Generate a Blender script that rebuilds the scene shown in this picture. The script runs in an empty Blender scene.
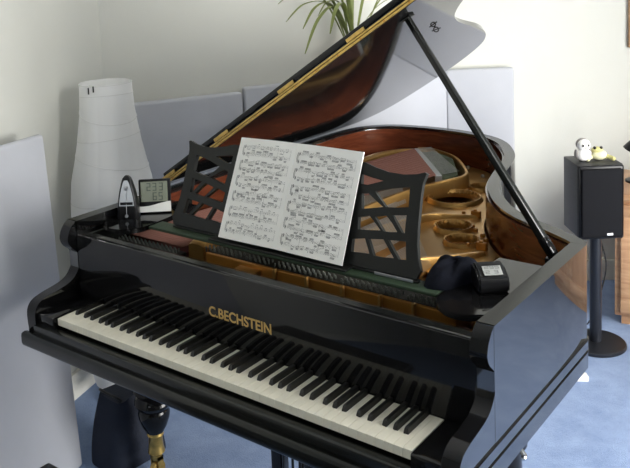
import bpy, bmesh, math, random
from mathutils import Vector, Matrix
random.seed(7)
FZ = 0.73                      # white key tops stand this far above the carpet; shapes below use z = 0 at the key tops
C = bpy.context.scene.collection
PI = math.pi

# ------------------------------------------------------------------ camera maths
CAM = dict(f=824.87, cx=281.42, cy=60.37, p=-0.11585, y=-0.67162, r=-0.04353, C=Vector((2.0578, -1.4397, 1.0406)))
def cam_axes():
    p, y, r = CAM['p'], CAM['y'], CAM['r']
    cy, sy, cp, sp, cr, sr = math.cos(y), math.sin(y), math.cos(p), math.sin(p), math.cos(r), math.sin(r)
    fwd = Vector((sy*cp, cy*cp, sp)); right = Vector((cy, -sy, 0)); up = right.cross(fwd)
    return cr*right + sr*up, -sr*right + cr*up, fwd
R_, U_, F_ = cam_axes()

# ------------------------------------------------------------------ materials
def nmat(name):
    m = bpy.data.materials.new(name); m.use_nodes = True
    return m, m.node_tree, m.node_tree.nodes['Principled BSDF']
def plain(name, col, rough=.5, *, ior=1.5, metal=0, spec=.5, noise=0, nscale=40, bump=0, bscale=200, coat=0, sheen=0, trans=0, sss=0):
    m, t, b = nmat(name)
    b.inputs['Base Color'].default_value = (*col, 1)
    b.inputs['Roughness'].default_value = rough
    b.inputs['Metallic'].default_value = metal; b.inputs['IOR'].default_value = ior
    b.inputs['Specular IOR Level'].default_value = spec
    if coat: b.inputs['Coat Weight'].default_value = coat; b.inputs['Coat Roughness'].default_value = .05
    if sheen: b.inputs['Sheen Weight'].default_value = sheen
    if sss:
        b.inputs['Subsurface Weight'].default_value = sss; b.inputs['Subsurface Radius'].default_value = (.02, .02, .02)
    tc = t.nodes.new('ShaderNodeTexCoord')
    if noise:
        n = t.nodes.new('ShaderNodeTexNoise'); n.inputs['Scale'].default_value = nscale; n.inputs['Detail'].default_value = 5
        t.links.new(tc.outputs['Object'], n.inputs['Vector'])
        r = t.nodes.new('ShaderNodeValToRGB')
        r.color_ramp.elements[0].position = .3; r.color_ramp.elements[1].position = .7
        r.color_ramp.elements[0].color = (*[c*(1-noise) for c in col], 1)
        r.color_ramp.elements[1].color = (*[min(1, c*(1+noise)) for c in col], 1)
        t.links.new(n.outputs['Fac'], r.inputs['Fac']); t.links.new(r.outputs['Color'], b.inputs['Base Color'])
    if bump:
        n = t.nodes.new('ShaderNodeTexNoise'); n.inputs['Scale'].default_value = bscale; n.inputs['Detail'].default_value = 4
        t.links.new(tc.outputs['Object'], n.inputs['Vector'])
        u = t.nodes.new('ShaderNodeBump'); u.inputs['Strength'].default_value = bump; u.inputs['Distance'].default_value = .004
        t.links.new(n.outputs['Fac'], u.inputs['Height']); t.links.new(u.outputs['Normal'], b.inputs['Normal'])
    return m
def wood(name, c1, c2, scale=(1, 9, 9), rough=.3, coat=0, rings=6, spec=.5):
    m, t, b = nmat(name)
    tc = t.nodes.new('ShaderNodeTexCoord'); mp = t.nodes.new('ShaderNodeMapping'); mp.inputs['Scale'].default_value = scale
    n = t.nodes.new('ShaderNodeTexNoise'); n.inputs['Scale'].default_value = rings; n.inputs['Detail'].default_value = 8; n.inputs['Distortion'].default_value = 1.2
    r = t.nodes.new('ShaderNodeValToRGB'); r.color_ramp.elements[0].color = (*c1, 1); r.color_ramp.elements[1].color = (*c2, 1)
    r.color_ramp.elements[0].position = .32; r.color_ramp.elements[1].position = .68
    t.links.new(tc.outputs['Object'], mp.inputs['Vector']); t.links.new(mp.outputs['Vector'], n.inputs['Vector'])
    t.links.new(n.outputs['Fac'], r.inputs['Fac']); t.links.new(r.outputs['Color'], b.inputs['Base Color'])
    b.inputs['Roughness'].default_value = rough; b.inputs['Specular IOR Level'].default_value = spec
    if coat: b.inputs['Coat Weight'].default_value = coat; b.inputs['Coat Roughness'].default_value = .06
    return m
def carpet_mat():
    m, t, b = nmat('blue_carpet')
    tc = t.nodes.new('ShaderNodeTexCoord')
    n1 = t.nodes.new('ShaderNodeTexNoise'); n1.inputs['Scale'].default_value = 9; n1.inputs['Detail'].default_value = 6; n1.inputs['Roughness'].default_value = .65
    n2 = t.nodes.new('ShaderNodeTexNoise'); n2.inputs['Scale'].default_value = 260; n2.inputs['Detail'].default_value = 3
    mx = t.nodes.new('ShaderNodeMath'); mx.operation = 'MULTIPLY_ADD'; mx.inputs[1].default_value = .35; 
    t.links.new(tc.outputs['Object'], n1.inputs['Vector']); t.links.new(tc.outputs['Object'], n2.inputs['Vector'])
    t.links.new(n2.outputs['Fac'], mx.inputs[0]); t.links.new(n1.outputs['Fac'], mx.inputs[2])
    r = t.nodes.new('ShaderNodeValToRGB')
    r.color_ramp.elements[0].position = .42; r.color_ramp.elements[0].color = (.165, .25, .44, 1)
    r.color_ramp.elements[1].position = .92; r.color_ramp.elements[1].color = (.275, .375, .585, 1)
    t.links.new(mx.outputs[0], r.inputs['Fac']); t.links.new(r.outputs['Color'], b.inputs['Base Color'])
    b.inputs['Roughness'].default_value = .95; b.inputs['Specular IOR Level'].default_value = .1
    b.inputs['Sheen Weight'].default_value = .25
    u = t.nodes.new('ShaderNodeBump'); u.inputs['Strength'].default_value = .6; u.inputs['Distance'].default_value = .006
    t.links.new(n2.outputs['Fac'], u.inputs['Height']); t.links.new(u.outputs['Normal'], b.inputs['Normal'])
    return m
def paper_lamp_mat():
    m, t, b = nmat('lamp_paper')
    b.inputs['Base Color'].default_value = (.93, .93, .92, 1); b.inputs['Roughness'].default_value = .8
    tr = t.nodes.new('ShaderNodeBsdfTranslucent'); tr.inputs['Color'].default_value = (.85, .85, .86, 1)
    mx = t.nodes.new('ShaderNodeMixShader'); mx.inputs['Fac'].default_value = .35
    out = t.nodes['Material Output']
    t.links.new(b.outputs['BSDF'], mx.inputs[1]); t.links.new(tr.outputs['BSDF'], mx.inputs[2]); t.links.new(mx.outputs['Shader'], out.inputs['Surface'])
    return m
def glass_mat():
    m, t, b = nmat('window_glass')
    tr = t.nodes.new('ShaderNodeBsdfTransparent'); gl = t.nodes.new('ShaderNodeBsdfGlossy'); gl.inputs['Roughness'].default_value = .02
    fr = t.nodes.new('ShaderNodeFresnel'); mx = t.nodes.new('ShaderNodeMixShader')
    t.links.new(fr.outputs['Fac'], mx.inputs['Fac']); t.links.new(tr.outputs['BSDF'], mx.inputs[1]); t.links.new(gl.outputs['BSDF'], mx.inputs[2])
    t.links.new(mx.outputs['Shader'], t.nodes['Material Output'].inputs['Surface'])
    return m
M = dict(
    black=plain('black_lacquer', (.006, .006, .0065), .06, spec=.32),
    polish=plain('french_polish', (.006, .006, .0065), .045, spec=.5, ior=2.6),
    lidpolish=plain('lid_polish', (.006, .006, .0065), .05, spec=.5, ior=1.65),
    satin=plain('satin_black', (.009, .010, .009), .22, spec=.35),
    deskblack=plain('worn_black', (.012, .013, .012), .4, spec=.25),
    ebony=plain('ebony', (.008, .008, .008), .28),
    ivory=plain('ivory', (.80, .76, .63), .28, noise=.04, nscale=25),
    mahogany=wood('mahogany', (.075, .017, .008), (.15, .04, .017), (2, 2, 14), .22, coat=.5, rings=3),
    sound=wood('spruce', (.28, .13, .035), (.40, .20, .06), (30, 2, 4), .3, coat=.4, rings=3),
    gold=plain('bronze_paint', (.50, .285, .085), .34, metal=.75, noise=.08, nscale=14),
    golddark=plain('bronze_dark', (.52, .23, .045), .28, metal=.55),
    brass=plain('brass', (.62, .42, .13), .28, metal=.9, noise=.2, nscale=60),
    copper=plain('copper_wound_string', (.17, .068, .048), .5, metal=.5),
    steel=plain('steel', (.45, .45, .43), .3, metal=.95),
    pin=plain('tuning_pin_steel', (.16, .17, .15), .35, metal=.7),
    pinfield=plain('dark_pin_field', (.035, .032, .024), .6),
    chrome=plain('chrome', (.8, .8, .82), .12, metal=1),
    greenfelt=plain('green_baize', (.016, .036, .015), .6, bump=.3, bscale=500),
    greyfelt=plain('grey_green_felt', (.055, .07, .035), .9, noise=.6, nscale=14),
    redfelt=plain('red_felt', (.10, .02, .018), .9),
    gilt=plain('gilt_letter', (.55, .36, .12), .38, metal=.5),
    paper=plain('music_paper', (.88, .87, .825), .65, noise=.02, nscale=12),
    ink=plain('printing_ink', (.10, .10, .10), .7),
    wall=plain('wall_paint', (.615, .615, .565), .85, noise=.015, nscale=2.5, bump=.12, bscale=160),
    ceil=plain('ceiling_paint', (.85, .85, .83), .9, noise=.01, nscale=3),
    trim=plain('white_gloss_paint', (.78, .76, .68), .4),
    panel=plain('panel_fabric', (.45, .46, .495), .9, noise=.03, nscale=6, bump=.25, bscale=14),
    carpet=carpet_mat(), lamppaper=paper_lamp_mat(), glass=glass_mat(),
    wire=plain('lamp_wire', (.74, .74, .72), .6),
    plastic=plain('black_plastic', (.008, .008, .009), .32, spec=.3),
    cloth=plain('navy_black_cloth', (.006, .007, .012), .9, bump=.4, bscale=90, spec=.12),
    bagcloth=plain('navy_bag_cloth', (.012, .017, .032), .7, bump=.4, bscale=60, spec=.3),
    grille=plain('grille_cloth', (.007, .0072, .0088), .9, spec=.15, bump=.35, bscale=900),
    ash=wood('black_ash', (.013, .013, .013), (.028, .028, .028), (4, 4, 40), .5, rings=6),
    standblack=plain('stand_black_metal', (.016, .018, .024), .32, metal=.3),
    badge=plain('badge', (.75, .75, .75), .4),
    lcd=plain('lcd_glass', (.21, .23, .17), .22),
    lcddark=plain('lcd_segment', (.06, .075, .06), .4),
    lcdpale=plain('lcd_pale', (.36, .37, .35), .25), lcdmid=plain('lcd_grey', (.15, .155, .15), .4),
    whiteplastic=plain('white_plastic', (.80, .80, .76), .35),
    silver=plain('silver_face', (.40, .41, .42), .3, metal=.7),
    plushwhite=plain('plush_white', (.86, .85, .82), .95, bump=.4, bscale=150),
    plushgrey=plain('plush_grey', (.30, .28, .26), .95, bump=.4, bscale=150),
    plushgreen=plain('plush_olive', (.50, .47, .20), .9, noise=.2, nscale=60),
    plushyellow=plain('plush_yellow', (.60, .59, .38), .9, bump=.3, bscale=150),
    dark=plain('dark_bead', (.015, .012, .01), .25),
    oak=wood('light_wood', (.42, .22, .115), (.60, .37, .21), (1.2, 1.2, 8), .4, rings=4),
    oakpanel=wood('light_wood_panel', (.38, .19, .095), (.52, .30, .165), (8, 1.2, 1.2), .4, rings=4),
    frame=wood('frame_wood', (.30, .17, .09), (.42, .26, .14), (2, 2, 20), .5),
    canvas=plain('canvas', (.45, .42, .36), .8, noise=.3, nscale=5),
    leaf=plain('leaf', (.20, .24, .07), .5, noise=.25, nscale=20),
    terracotta=plain('terracotta', (.42, .17, .09), .8, noise=.1, nscale=20),
    soil=plain('soil', (.04, .028, .02), .95), leather=plain('black_leather', (.012, .012, .012), .42, bump=.2, bscale=180),
    cable=plain('cable_rubber', (.01, .01, .01), .5), pad=plain('rubber', (.02, .02, .02), .7),
)

# ------------------------------------------------------------------ builders
BASE = {}
def new(): return bmesh.new()
def link(name, bm, mat, parent=None, smooth=False, angle=35):
    """link a bmesh as one mesh object; parts are stored relative to their parent's origin"""
    bmesh.ops.recalc_face_normals(bm, faces=bm.faces)
    for v in bm.verts: v.co.z += FZ
    if parent is None:
        xs = [v.co.x for v in bm.verts]; ys = [v.co.y for v in bm.verts]; zs = [v.co.z for v in bm.verts]
        org = Vector(((min(xs)+max(xs))/2, (min(ys)+max(ys))/2, min(zs)))
    else: org = BASE[parent.name]
    for v in bm.verts: v.co -= org
    me = bpy.data.meshes.new(name); bm.to_mesh(me); bm.free()
    for m in (mat if isinstance(mat, (list, tuple)) else [mat]): me.materials.append(m)
    if smooth:
        for p in me.polygons: p.use_smooth = True
        try: me.set_sharp_from_angle(angle=math.radians(angle))
        except Exception: pass
    o = bpy.data.objects.new(name, me); C.objects.link(o)
    if parent is None: o.location = org; BASE[o.name] = org
    else: o.parent = parent; BASE[o.name] = org
    return o
def thing(name, loc, label, cat, group=None):
    o = bpy.data.objects.new(name, None); C.objects.link(o)
    o.empty_display_size = .1
    o.location = (loc[0], loc[1], loc[2]+FZ); BASE[o.name] = Vector(o.location)
    return tag(o, label, cat, group)
def tag(o, label, cat, group=None):
    o['label'] = label; o['category'] = cat
    if group: o['group'] = group
    return o
def struct(name, bm, mat, parent=None, **k):
    o = link(name, bm, mat, parent, **k)
    if parent is None: o['kind'] = 'structure'
    return o
def box(bm, x0, x1, y0, y1, z0, z1, bev=0, seg=2, mat=None):
    vs = [bm.verts.new((x, y, z)) for x in (x0, x1) for y in (y0, y1) for z in (z0, z1)]
    fs = [bm.faces.new([vs[i] for i in f]) for f in ((0, 1, 3, 2), (4, 6, 7, 5), (0, 4, 5, 1), (2, 3, 7, 6), (0, 2, 6, 4), (1, 5, 7, 3))]
    if bev:
        es = list({e for f in fs for e in f.edges})
        r = bmesh.ops.bevel(bm, geom=es, offset=bev, segments=seg, affect='EDGES', profile=.5)
        return list({v for f in r['faces'] for v in f.verts} | {v for v in vs if v.is_valid})
    return vs
def xf(vs, mtx):
    for v in vs: v.co = mtx @ v.co
def prism(bm, pts, axis, a, b):
    """pts: 2D polygon; axis: the extrusion axis"""
    def P(p, t):
        return {'x': (t, p[0], p[1]), 'y': (p[0], t, p[1]), 'z': (p[0], p[1], t)}[axis]
    A = [bm.verts.new(P(p, a)) for p in pts]; B = [bm.verts.new(P(p, b)) for p in pts]
    bm.faces.new(A); bm.faces.new(B[::-1]); n = len(pts)
    for i in range(n): bm.faces.new((A[i], B[i], B[(i+1) % n], A[(i+1) % n]))
    return A+B
def lathe(bm, prof, c=(0, 0, 0), n=28, caps=True, sx=1, sy=1):
    rings = []
    for r, z in prof:
        rings.append([bm.verts.new((c[0]+sx*r*math.cos(2*PI*i/n), c[1]+sy*r*math.sin(2*PI*i/n), c[2]+z)) for i in range(n)])
    for A, B in zip(rings, rings[1:]):
        for i in range(n): bm.faces.new((A[i], A[(i+1) % n], B[(i+1) % n], B[i]))
    if caps:
        bm.faces.new(rings[0][::-1]); bm.faces.new(rings[-1])
    return [v for r in rings for v in r]
def tube(bm, pts, r, n=10, caps=True):
    pts = [Vector(p) for p in pts]; rings = []; up = Vector((0, 0, 1))
    rr = r if isinstance(r, (list, tuple)) else [r]*len(pts)
    prev = None
    for i, p in enumerate(pts):
        d = (pts[min(i+1, len(pts)-1)]-pts[max(i-1, 0)]).normalized()
        if prev is None: a = d.cross(up if abs(d.z) < .95 else Vector((1, 0, 0))).normalized()
        else: a = (prev - d*prev.dot(d)).normalized()
        prev = a; b = d.cross(a)
        rings.append([bm.verts.new(p + rr[i]*(math.cos(2*PI*k/n)*a+math.sin(2*PI*k/n)*b)) for k in range(n)])
    for A, B in zip(rings, rings[1:]):
        for k in range(n): bm.faces.new((A[k], A[(k+1) % n], B[(k+1) % n], B[k]))
    if caps: bm.faces.new(rings[0][::-1]); bm.faces.new(rings[-1])
    return [v for r_ in rings for v in r_]
def blob(bm, c, rx, ry, rz, u=16, v=12, rot=None):
    r = bmesh.ops.create_uvsphere(bm, u_segments=u, v_segments=v, radius=1)
    m = Matrix.Translation(c) @ (rot.to_4x4() if rot else Matrix.Identity(4)) @ Matrix.Diagonal((rx, ry, rz, 1))
    xf(r['verts'], m); return r['verts']
def spline(pts, n=6, closed=False):
    """Catmull-Rom through 2D or 3D points"""
    out = []; P = [Vector(p) for p in pts]; L = len(P)
    for i in range(L if closed else L-1):
        p0 = P[(i-1) % L] if closed or i > 0 else P[0]; p1 = P[i]; p2 = P[(i+1) % L]
        p3 = P[(i+2) % L] if closed or i+2 < L else P[-1]
        for k in range(n):
            t = k/n
            out.append(.5*((2*p1)+(p2-p0)*t+(2*p0-5*p1+4*p2-p3)*t*t+(3*p1-p0-3*p2+p3)*t**3))
    if not closed: out.append(P[-1])
    return out
def offset(path, d):
    """offset an open 2D path to its left by d"""
    out = []
    for i, p in enumerate(path):
        a = path[max(i-1, 0)]; b = path[min(i+1, len(path)-1)]
        t = Vector((b[0]-a[0], b[1]-a[1])).normalized()
        e1 = Vector((p[0]-a[0], p[1]-a[1])); e2 = Vector((b[0]-p[0], b[1]-p[1]))
        k = 1
        if e1.length > 1e-6 and e2.length > 1e-6:
            k = 1/max(.6, math.cos(.5*e1.angle(e2)))
        out.append(Vector((p[0]-t.y*d*k, p[1]+t.x*d*k)))
    return out
def strip_wall(bm, o, i, z0, z1):
    """solid wall between two equally long open paths"""
    q = []
    for a, b in zip(o, i):
        q.append([bm.verts.new((a[0], a[1], z0)), bm.verts.new((a[0], a[1], z1)), bm.verts.new((b[0], b[1], z1)), bm.verts.new((b[0], b[1], z0))])
    for A, B in zip(q, q[1:]):
        for k in range(4): bm.faces.new((A[k], A[(k+1) % 4], B[(k+1) % 4], B[k]))
    bm.faces.new(q[0]); bm.faces.new(q[-1][::-1])
def sweep(bm, path, prof):
    """prof: (outward offset, z) closed section swept along an open 2D path (outward = right of path)"""
    rows = [[None]*len(prof) for _ in path]
    for k, (d, z) in enumerate(prof):
        for j, p in enumerate(offset(path, -d)): rows[j][k] = bm.verts.new((p[0], p[1], z))
    n = len(prof)
    for A, B in zip(rows, rows[1:]):
        for k in range(n): bm.faces.new((A[k], A[(k+1) % n], B[(k+1) % n], B[k]))
    bm.faces.new(rows[0]); bm.faces.new(rows[-1][::-1])
def sheet_holes(bm, outer, holes, z0, z1, place=None):
    """flat plate with holes between z0 and z1 in its own (u, v, w) frame, put in place by a function"""
    es = []
    for loop in [outer]+holes:
        vs = [bm.verts.new((p[0], p[1], z0)) for p in loop]
        es += [bm.edges.new((vs[i], vs[(i+1) % len(vs)])) for i in range(len(vs))]
    r = bmesh.ops.triangle_fill(bm, use_beauty=True, use_dissolve=False, edges=es, normal=(0, 0, 1))
    fs = [g for g in r['geom'] if isinstance(g, bmesh.types.BMFace)]
    ex = bmesh.ops.extrude_face_region(bm, geom=fs)
    nv = [g for g in ex['geom'] if isinstance(g, bmesh.types.BMVert)]
    for v in nv: v.co.z = z1
    if place:
        for v in bm.verts: v.co = place(v.co)
def text_mesh(bm, s, size, depth, mtx, bold=0):
    cu = bpy.data.curves.new('t', 'FONT'); cu.body = s; cu.size = size; cu.extrude = depth; cu.offset = bold
    ob = bpy.data.objects.new('t', cu); C.objects.link(ob)
    bpy.context.view_layer.update()
    me = bpy.data.meshes.new_from_object(ob.evaluated_get(bpy.context.evaluated_depsgraph_get()))
    b2 = bmesh.new(); b2.from_mesh(me)
    mp = {}
    for v in b2.verts: mp[v] = bm.verts.new(mtx @ v.co)
    for f in b2.faces:
        try: bm.faces.new([mp[v] for v in f.verts])
        except ValueError: pass
    w = max(v.co.x for v in b2.verts)
    b2.free(); bpy.data.objects.remove(ob); bpy.data.meshes.remove(me); bpy.data.curves.remove(cu)
    return w
def facing(c, deg=None):
    """frame at point c: x to the right, y away from the viewer's standpoint, turned by deg about z"""
    return Matrix.Translation(c) @ Matrix.Rotation(math.radians(deg), 4, 'Z')

# ------------------------------------------------------------------ the room
WH = 2.65-FZ; FL = -FZ
A = Vector((-.830, .915)); B = Vector((.02, 2.47)); D = Vector((2.82, 4.57)); F2 = Vector((3.5, -3.6)); G = Vector((.5635, -3.6))
room = [A, B, D, F2, G]
bm = new(); ext = [(-1.1, -3.9), (-1.1, 1.0), (-.2, 2.7), (3.3, 5.3), (4.9, 5.3), (4.9, -3.9)]
prism(bm, ext, 'z', FL-.06, FL); struct('floor', bm, M['carpet'])
bm = new(); prism(bm, ext, 'z', WH, WH+.06); struct('ceiling', bm, M['ceil'])
def wall(name, a, b, openings=()):
    d = (b-a); L = d.length; d /= L; n = Vector((d.y, -d.x))   # n points into the room (walls listed clockwise)
    bm = new(); T = .12
    def bx(s0, s1, z0, z1):
        p = [a+d*s0, a+d*s1, a+d*s1-n*T, a+d*s0-n*T]
        prism(bm, [tuple(q) for q in p], 'z', z0, z1)
    s = 0
    for (s0, s1, z0, z1) in openings:
        bx(s, s0, FL, WH); bx(s0, s1, FL, z0); bx(s0, s1, z1, WH); s = s1
    bx(s, L, FL, WH)
    struct(name, bm, M['wall']); return d, n, L
wall('wall_left', G, A); wall('wall_back', A, B); wall('wall_bay', B, D)
WIN = (1.9, 4.9, -.62, 1.35)
dR, nR, LR = wall('wall_right', D, F2, [WIN])
WIN2 = (1.2, 2.2, .15, 1.35)
dF, nF, LF = wall('wall_front', F2, G, [WIN2])
def skirting(name, a, b):
    d = (b-a).normalized(); n = Vector((d.y, -d.x)); bm = new()
    p = [a+n*.001, b+n*.001, b+n*.018, a+n*.018]
    prism(bm, [tuple(q) for q in p], 'z', FL, FL+.11); struct(name, bm, M['trim'])
skirting('baseboard_left', G, A+(G-A).normalized()*.02); skirting('baseboard_back', A, B); skirting('baseboard_bay', B, D)
def window(name, a, d, n, w, bars):
    s0, s1, z0, z1 = w; bm = new()
    def bar(u0, u1, v0, v1, t=.06):
        p = [a+d*u0-n*.03, a+d*u1-n*.03, a+d*u1-n*(.03+t), a+d*u0-n*(.03+t)]
        prism(bm, [tuple(q) for q in p], 'z', v0, v1)
    bar(s0, s1, z0, z0+.05); bar(s0, s1, z1-.05, z1); bar(s0, s0+.05, z0+.05, z1-.05); bar(s1-.05, s1, z0+.05, z1-.05)
    for k in range(1, bars): u = s0+(s1-s0)*k/bars; bar(u-.025, u+.025, z0+.05, z1-.05)
    o = struct(name, bm, M['trim'])
    bm = new(); p = [a+d*(s0+.04)-n*.058, a+d*(s1-.04)-n*.058, a+d*(s1-.04)-n*.062, a+d*(s0+.04)-n*.062]
    prism(bm, [tuple(q) for q in p], 'z', z0+.04, z1-.04); link('pane', bm, M['glass'], o)
window('window_1', D, dR, nR, WIN, 3); window('window_2', F2, dF, nF, WIN2, 2)
def daylight(name, a, d, n, w, power, col):
    s0, s1, z0, z1 = w
    l = bpy.data.lights.new(name, 'AREA'); l.shape = 'RECTANGLE'; l.size = s1-s0; l.size_y = z1-z0; l.energy = power; l.color = col
    o = bpy.data.objects.new(name, l); C.objects.link(o)
    c = a+d*((s0+s1)/2)-n*.16
    o.location = (c.x, c.y, (z0+z1)/2+FZ)
    o.rotation_euler = Vector((n.x, n.y, -.12)).to_track_quat('-Z', 'Z').to_euler()
daylight('window_daylight', D, dR, nR, WIN, 360, (1, .99, .965))
daylight('window_daylight_front', F2, dF, nF, WIN2, 15, (.93, .97, 1))
w = bpy.data.worlds.new('sky'); bpy.context.scene.world = w; w.use_nodes = True
w.node_tree.nodes['Background'].inputs['Color'].default_value = (.80, .90, 1, 1); w.node_tree.nodes['Background'].inputs['Strength'].default_value = 1.0

# ------------------------------------------------------------------ acoustic panels against the walls
def panel(p0, p1, top, t, label, lean=.0, lean_dir=None, bottom=FL):
    """soft board with front foot line p0->p1; leaning moves its top by lean along lean_dir"""
    d = (p1-p0).normalized(); n = Vector((d.y, -d.x)); L = (p1-p0).length
    if lean_dir is None: lean_dir = -n
    bm = new(); vs = box(bm, 0, L, 0, t, 0, top-bottom, bev=.014, seg=3)
    H = top-bottom
    for v in vs:
        u, w_, z = v.co
        q = p0+d*u-n*w_+lean_dir*(lean*z/H)
        v.co = (q.x, q.y, bottom+z)
    return tag(link('acoustic_panel', bm, M['panel'], smooth=True), label, 'panel', 'acoustic panels')
wb = (B-A).normalized(); wn = Vector((wb.y, -wb.x))
m0 = A+wn*.075+wb*.03
panel(m0, m0+wb*.60, .455, .05, 'pale grey fabric panel on back wall right behind the paper lamp')
panel(m0+wb*.61, m0+wb*1.735, .475, .05, 'pale grey fabric panel on back wall behind the raised lid')
wr = (D-B).normalized(); rn = Vector((wr.y, -wr.x))
r0 = B+rn*.06
panel(r0+wr*.02, r0+wr*.375, .455, .045, 'pale grey fabric panel behind piano tail, left of the loudspeaker')
panel(Vector((-.055, -.78)), Vector((-.295, .27)), .455, .033, 'large pale grey panel leaning on left wall at the bass end of the piano', .235, Vector((-.92, .39)))

# ------------------------------------------------------------------ the grand piano
piano = thing('grand_piano', (.61, .95, FL), 'open black grand piano with gold frame and raised lid standing on blue carpet', 'piano')
XL, XR, RT, RZ = -.122, 1.344, .042, .25
outer = [Vector(p) for p in [(XL, .15), (XL, .5), (XL, .9), (XL, 1.3)]] + spline([(XL, 1.5), (-.118, 1.68), (-.098, 1.80), (-.055, 1.885), (.03, 1.955), (.17, 1.985), (.30, 1.985), (.43, 1.965), (.56, 1.915), (.655, 1.835), (.73, 1.725), (.785, 1.615), (.82, 1.50), (.843, 1.40), (.868, 1.30), (.902, 1.20), (.945, 1.115), (1.0, 1.03), (1.065, .955), (1.145, .895), (1.235, .845), (1.31, .797)], 4)
outer += [Vector((1.337, .776)), Vector((XR, .752)), Vector((XR, .5)), Vector((XR, .15))]
# path runs bass side -> tail -> treble side, clockwise seen from above: the inside is on its right
inner = offset(outer, -RT)
bm = new(); strip_wall(bm, outer, inner, -.10, RZ)
o = link('case', bm, [M['polish'], M['satin']], piano, smooth=True, angle=30)
for p in o.data.polygons: p.material_index = 1 if p.normal.z > .8 else 0
in2 = offset(inner[:-3], -.006); in2 = [Vector((p.x, p.y)) for p in in2]
bm = new(); strip_wall(bm, [p for p in offset(inner, -.0008)][1:-1], offset(inner, -.007)[1:-1], .03, RZ-.012)
link('inner_rim', bm, M['mahogany'], piano, smooth=True, angle=30)
# mouldings around the foot of the case
mpath = [Vector((XL, -.02)), Vector((XL, .07))]+outer+[Vector((XR, .07)), Vector((XR, -.02))]
bm = new()
sweep(bm, mpath, [(-.004, -.046), (.008, -.046), (.011, -.040), (.011, -.030), (.007, -.024), (-.004, -.022)][::-1])
sweep(bm, mpath, [(-.004, -.100), (.008, -.100), (.0125, -.093), (.014, -.080), (.0125, -.067), (.008, -.058), (-.004, -.056)][::-1])
link('moulding', bm, M['polish'], piano, smooth=True, angle=40)
# arms: the S shaped cheeks at both ends of the keyboard
prof = spline([(.151, .25), (.135, .238), (.120, .215), (.1165, .192), (.127, .170), (.148, .150), (.157, .122), (.149, .094), (.130, .070), (.103, .057), (.066, .050), (.028, .044), (-.004, .034), (-.021, .015), (-.025, -.012), (-.022, -.056)], 4)
poly = [(p.x, p.y) for p in prof]+[(-.022, -.10), (.156, -.10), (.156, .25)]
poly = [(y if y < .1558 or z <= .13 else y, z) for y, z in poly]
for x0, x1 in ((XL+.0004, XL+RT), (XR-RT, XR-.0004)):
    bm = new(); prism(bm, poly, 'x', x0, x1); o = link('arm', bm, [M['black'], M['polish']], piano, smooth=True, angle=40)
    for p in o.data.polygons: p.material_index = 1 if abs(p.normal.x) > .8 else 0
bm = new(); box(bm, XL+RT, XR-RT, -.02, .50, -.10, -.036); link('keybed', bm, M['black'], piano)
bm = new(); box(bm, XL+RT, XR-RT, -.034, -.004, -.062, -.028, .004); link('key_slip', bm, M['satin'], piano, smooth=True)
bm = new(); box(bm, XL-.012, XR+.013, -.050, -.021, -.102, -.056, .013, 4); link('front_rail', bm, M['satin'], piano, smooth=True)
for x0, x1 in ((XL+RT+.001, -.003), (1.2255, XR-RT-.001)):
    bm = new(); box(bm, x0, x1, -.016, .146, -.034, .004, .004); link('key_block', bm, M['black'], piano, smooth=True)
# keys
KW = .0235; names = 'ABCDEFG'
sharp_after = {'A': .0035, 'C': -.0035, 'D': .0035, 'F': -.0045, 'G': 0}
blacks = {}
for k in range(51):
    nme = names[k % 7]
    if nme in sharp_after: blacks[k] = (k+1)*KW+sharp_after[nme]
for k in range(52):
    x0 = k*KW+.0004; x1 = (k+1)*KW-.0004
    l = max(x0, blacks[k-1]+.0068) if k-1 in blacks else x0
    r = min(x1, blacks[k]-.0068) if k in blacks else x1
    pts = [(x0, 0), (x1, 0), (x1, .0485)]+([(r, .0485)] if r < x1 else [])+[(r, .1475), (l, .1475)]+([(l, .0485)] if l > x0 else [])+[(x0, .0485)]
    pts = [p for i, p in enumerate(pts) if p != pts[i-1]]
    bm = new(); vs = prism(bm, pts, 'z', -.0215, 0)
    bmesh.ops.bevel(bm, geom=[e for e in bm.edges if all(v.co.z > -.001 and v.co.y < .049 for v in e.verts)], offset=.0007, segments=1, affect='EDGES')
    link('white_key', bm, M['ivory'], piano)
for k, xc in blacks.items():
    bm = new()
    sec = [(.0500, -.019), (.0505, .002), (.0535, .0105), (.0580, .0120), (.1475, .0120), (.1475, -.019)]
    A_ = [bm.verts.new((xc-(.0062 if z < .005 else .0047), y, z)) for y, z in sec]; B_ = [bm.verts.new((xc+(.0062 if z < .005 else .0047), y, z)) for y, z in sec]
    bm.faces.new(A_); bm.faces.new(B_[::-1])
    for i in range(6): bm.faces.new((A_[i], B_[i], B_[(i+1) % 6], A_[(i+1) % 6]))
    link('black_key', bm, M['ebony'], piano)
# fallboard with the maker's name
bm = new(); box(bm, XL+RT+.0005, XR-RT-.0005, .150, .170, -.030, .205, .004); fb = link('fallboard', bm, M['black'], piano, smooth=True)
bm = new(); mt = Matrix.Translation((.4965, .1497, .0725)) @ Matrix.Rotation(PI/2, 4, 'X')
text_mesh(bm, 'C.BECHSTEIN', .0455, .0004, mt, .0010)
xs = [v.co.x for v in bm.verts]; s_ = .2245/(max(xs)-min(xs)); x_ = min(xs)
for v in bm.verts: v.co.x = .4965+(v.co.x-x_)*s_; v.co.z = .0735+(v.co.z-.0725)*.88
link('lettering', bm, M['gilt'], fb)
bm = new(); prism(bm, [(.171, .150), (.171, .203), (.190, .205), (.270, .168), (.283, .158), (.283, .130)], 'x', XL+RT+.0005, XR-RT-.0005); link('nameboard_shelf', bm, M['satin'], piano)
# soundboard
inn = offset(inner, -.008)
body = [p for p in inn if p.y > .32]
bm = new(); prism(bm, [tuple(p) for p in body], 'z', .040, .055); link('soundboard', bm, M['sound'], piano)
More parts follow.
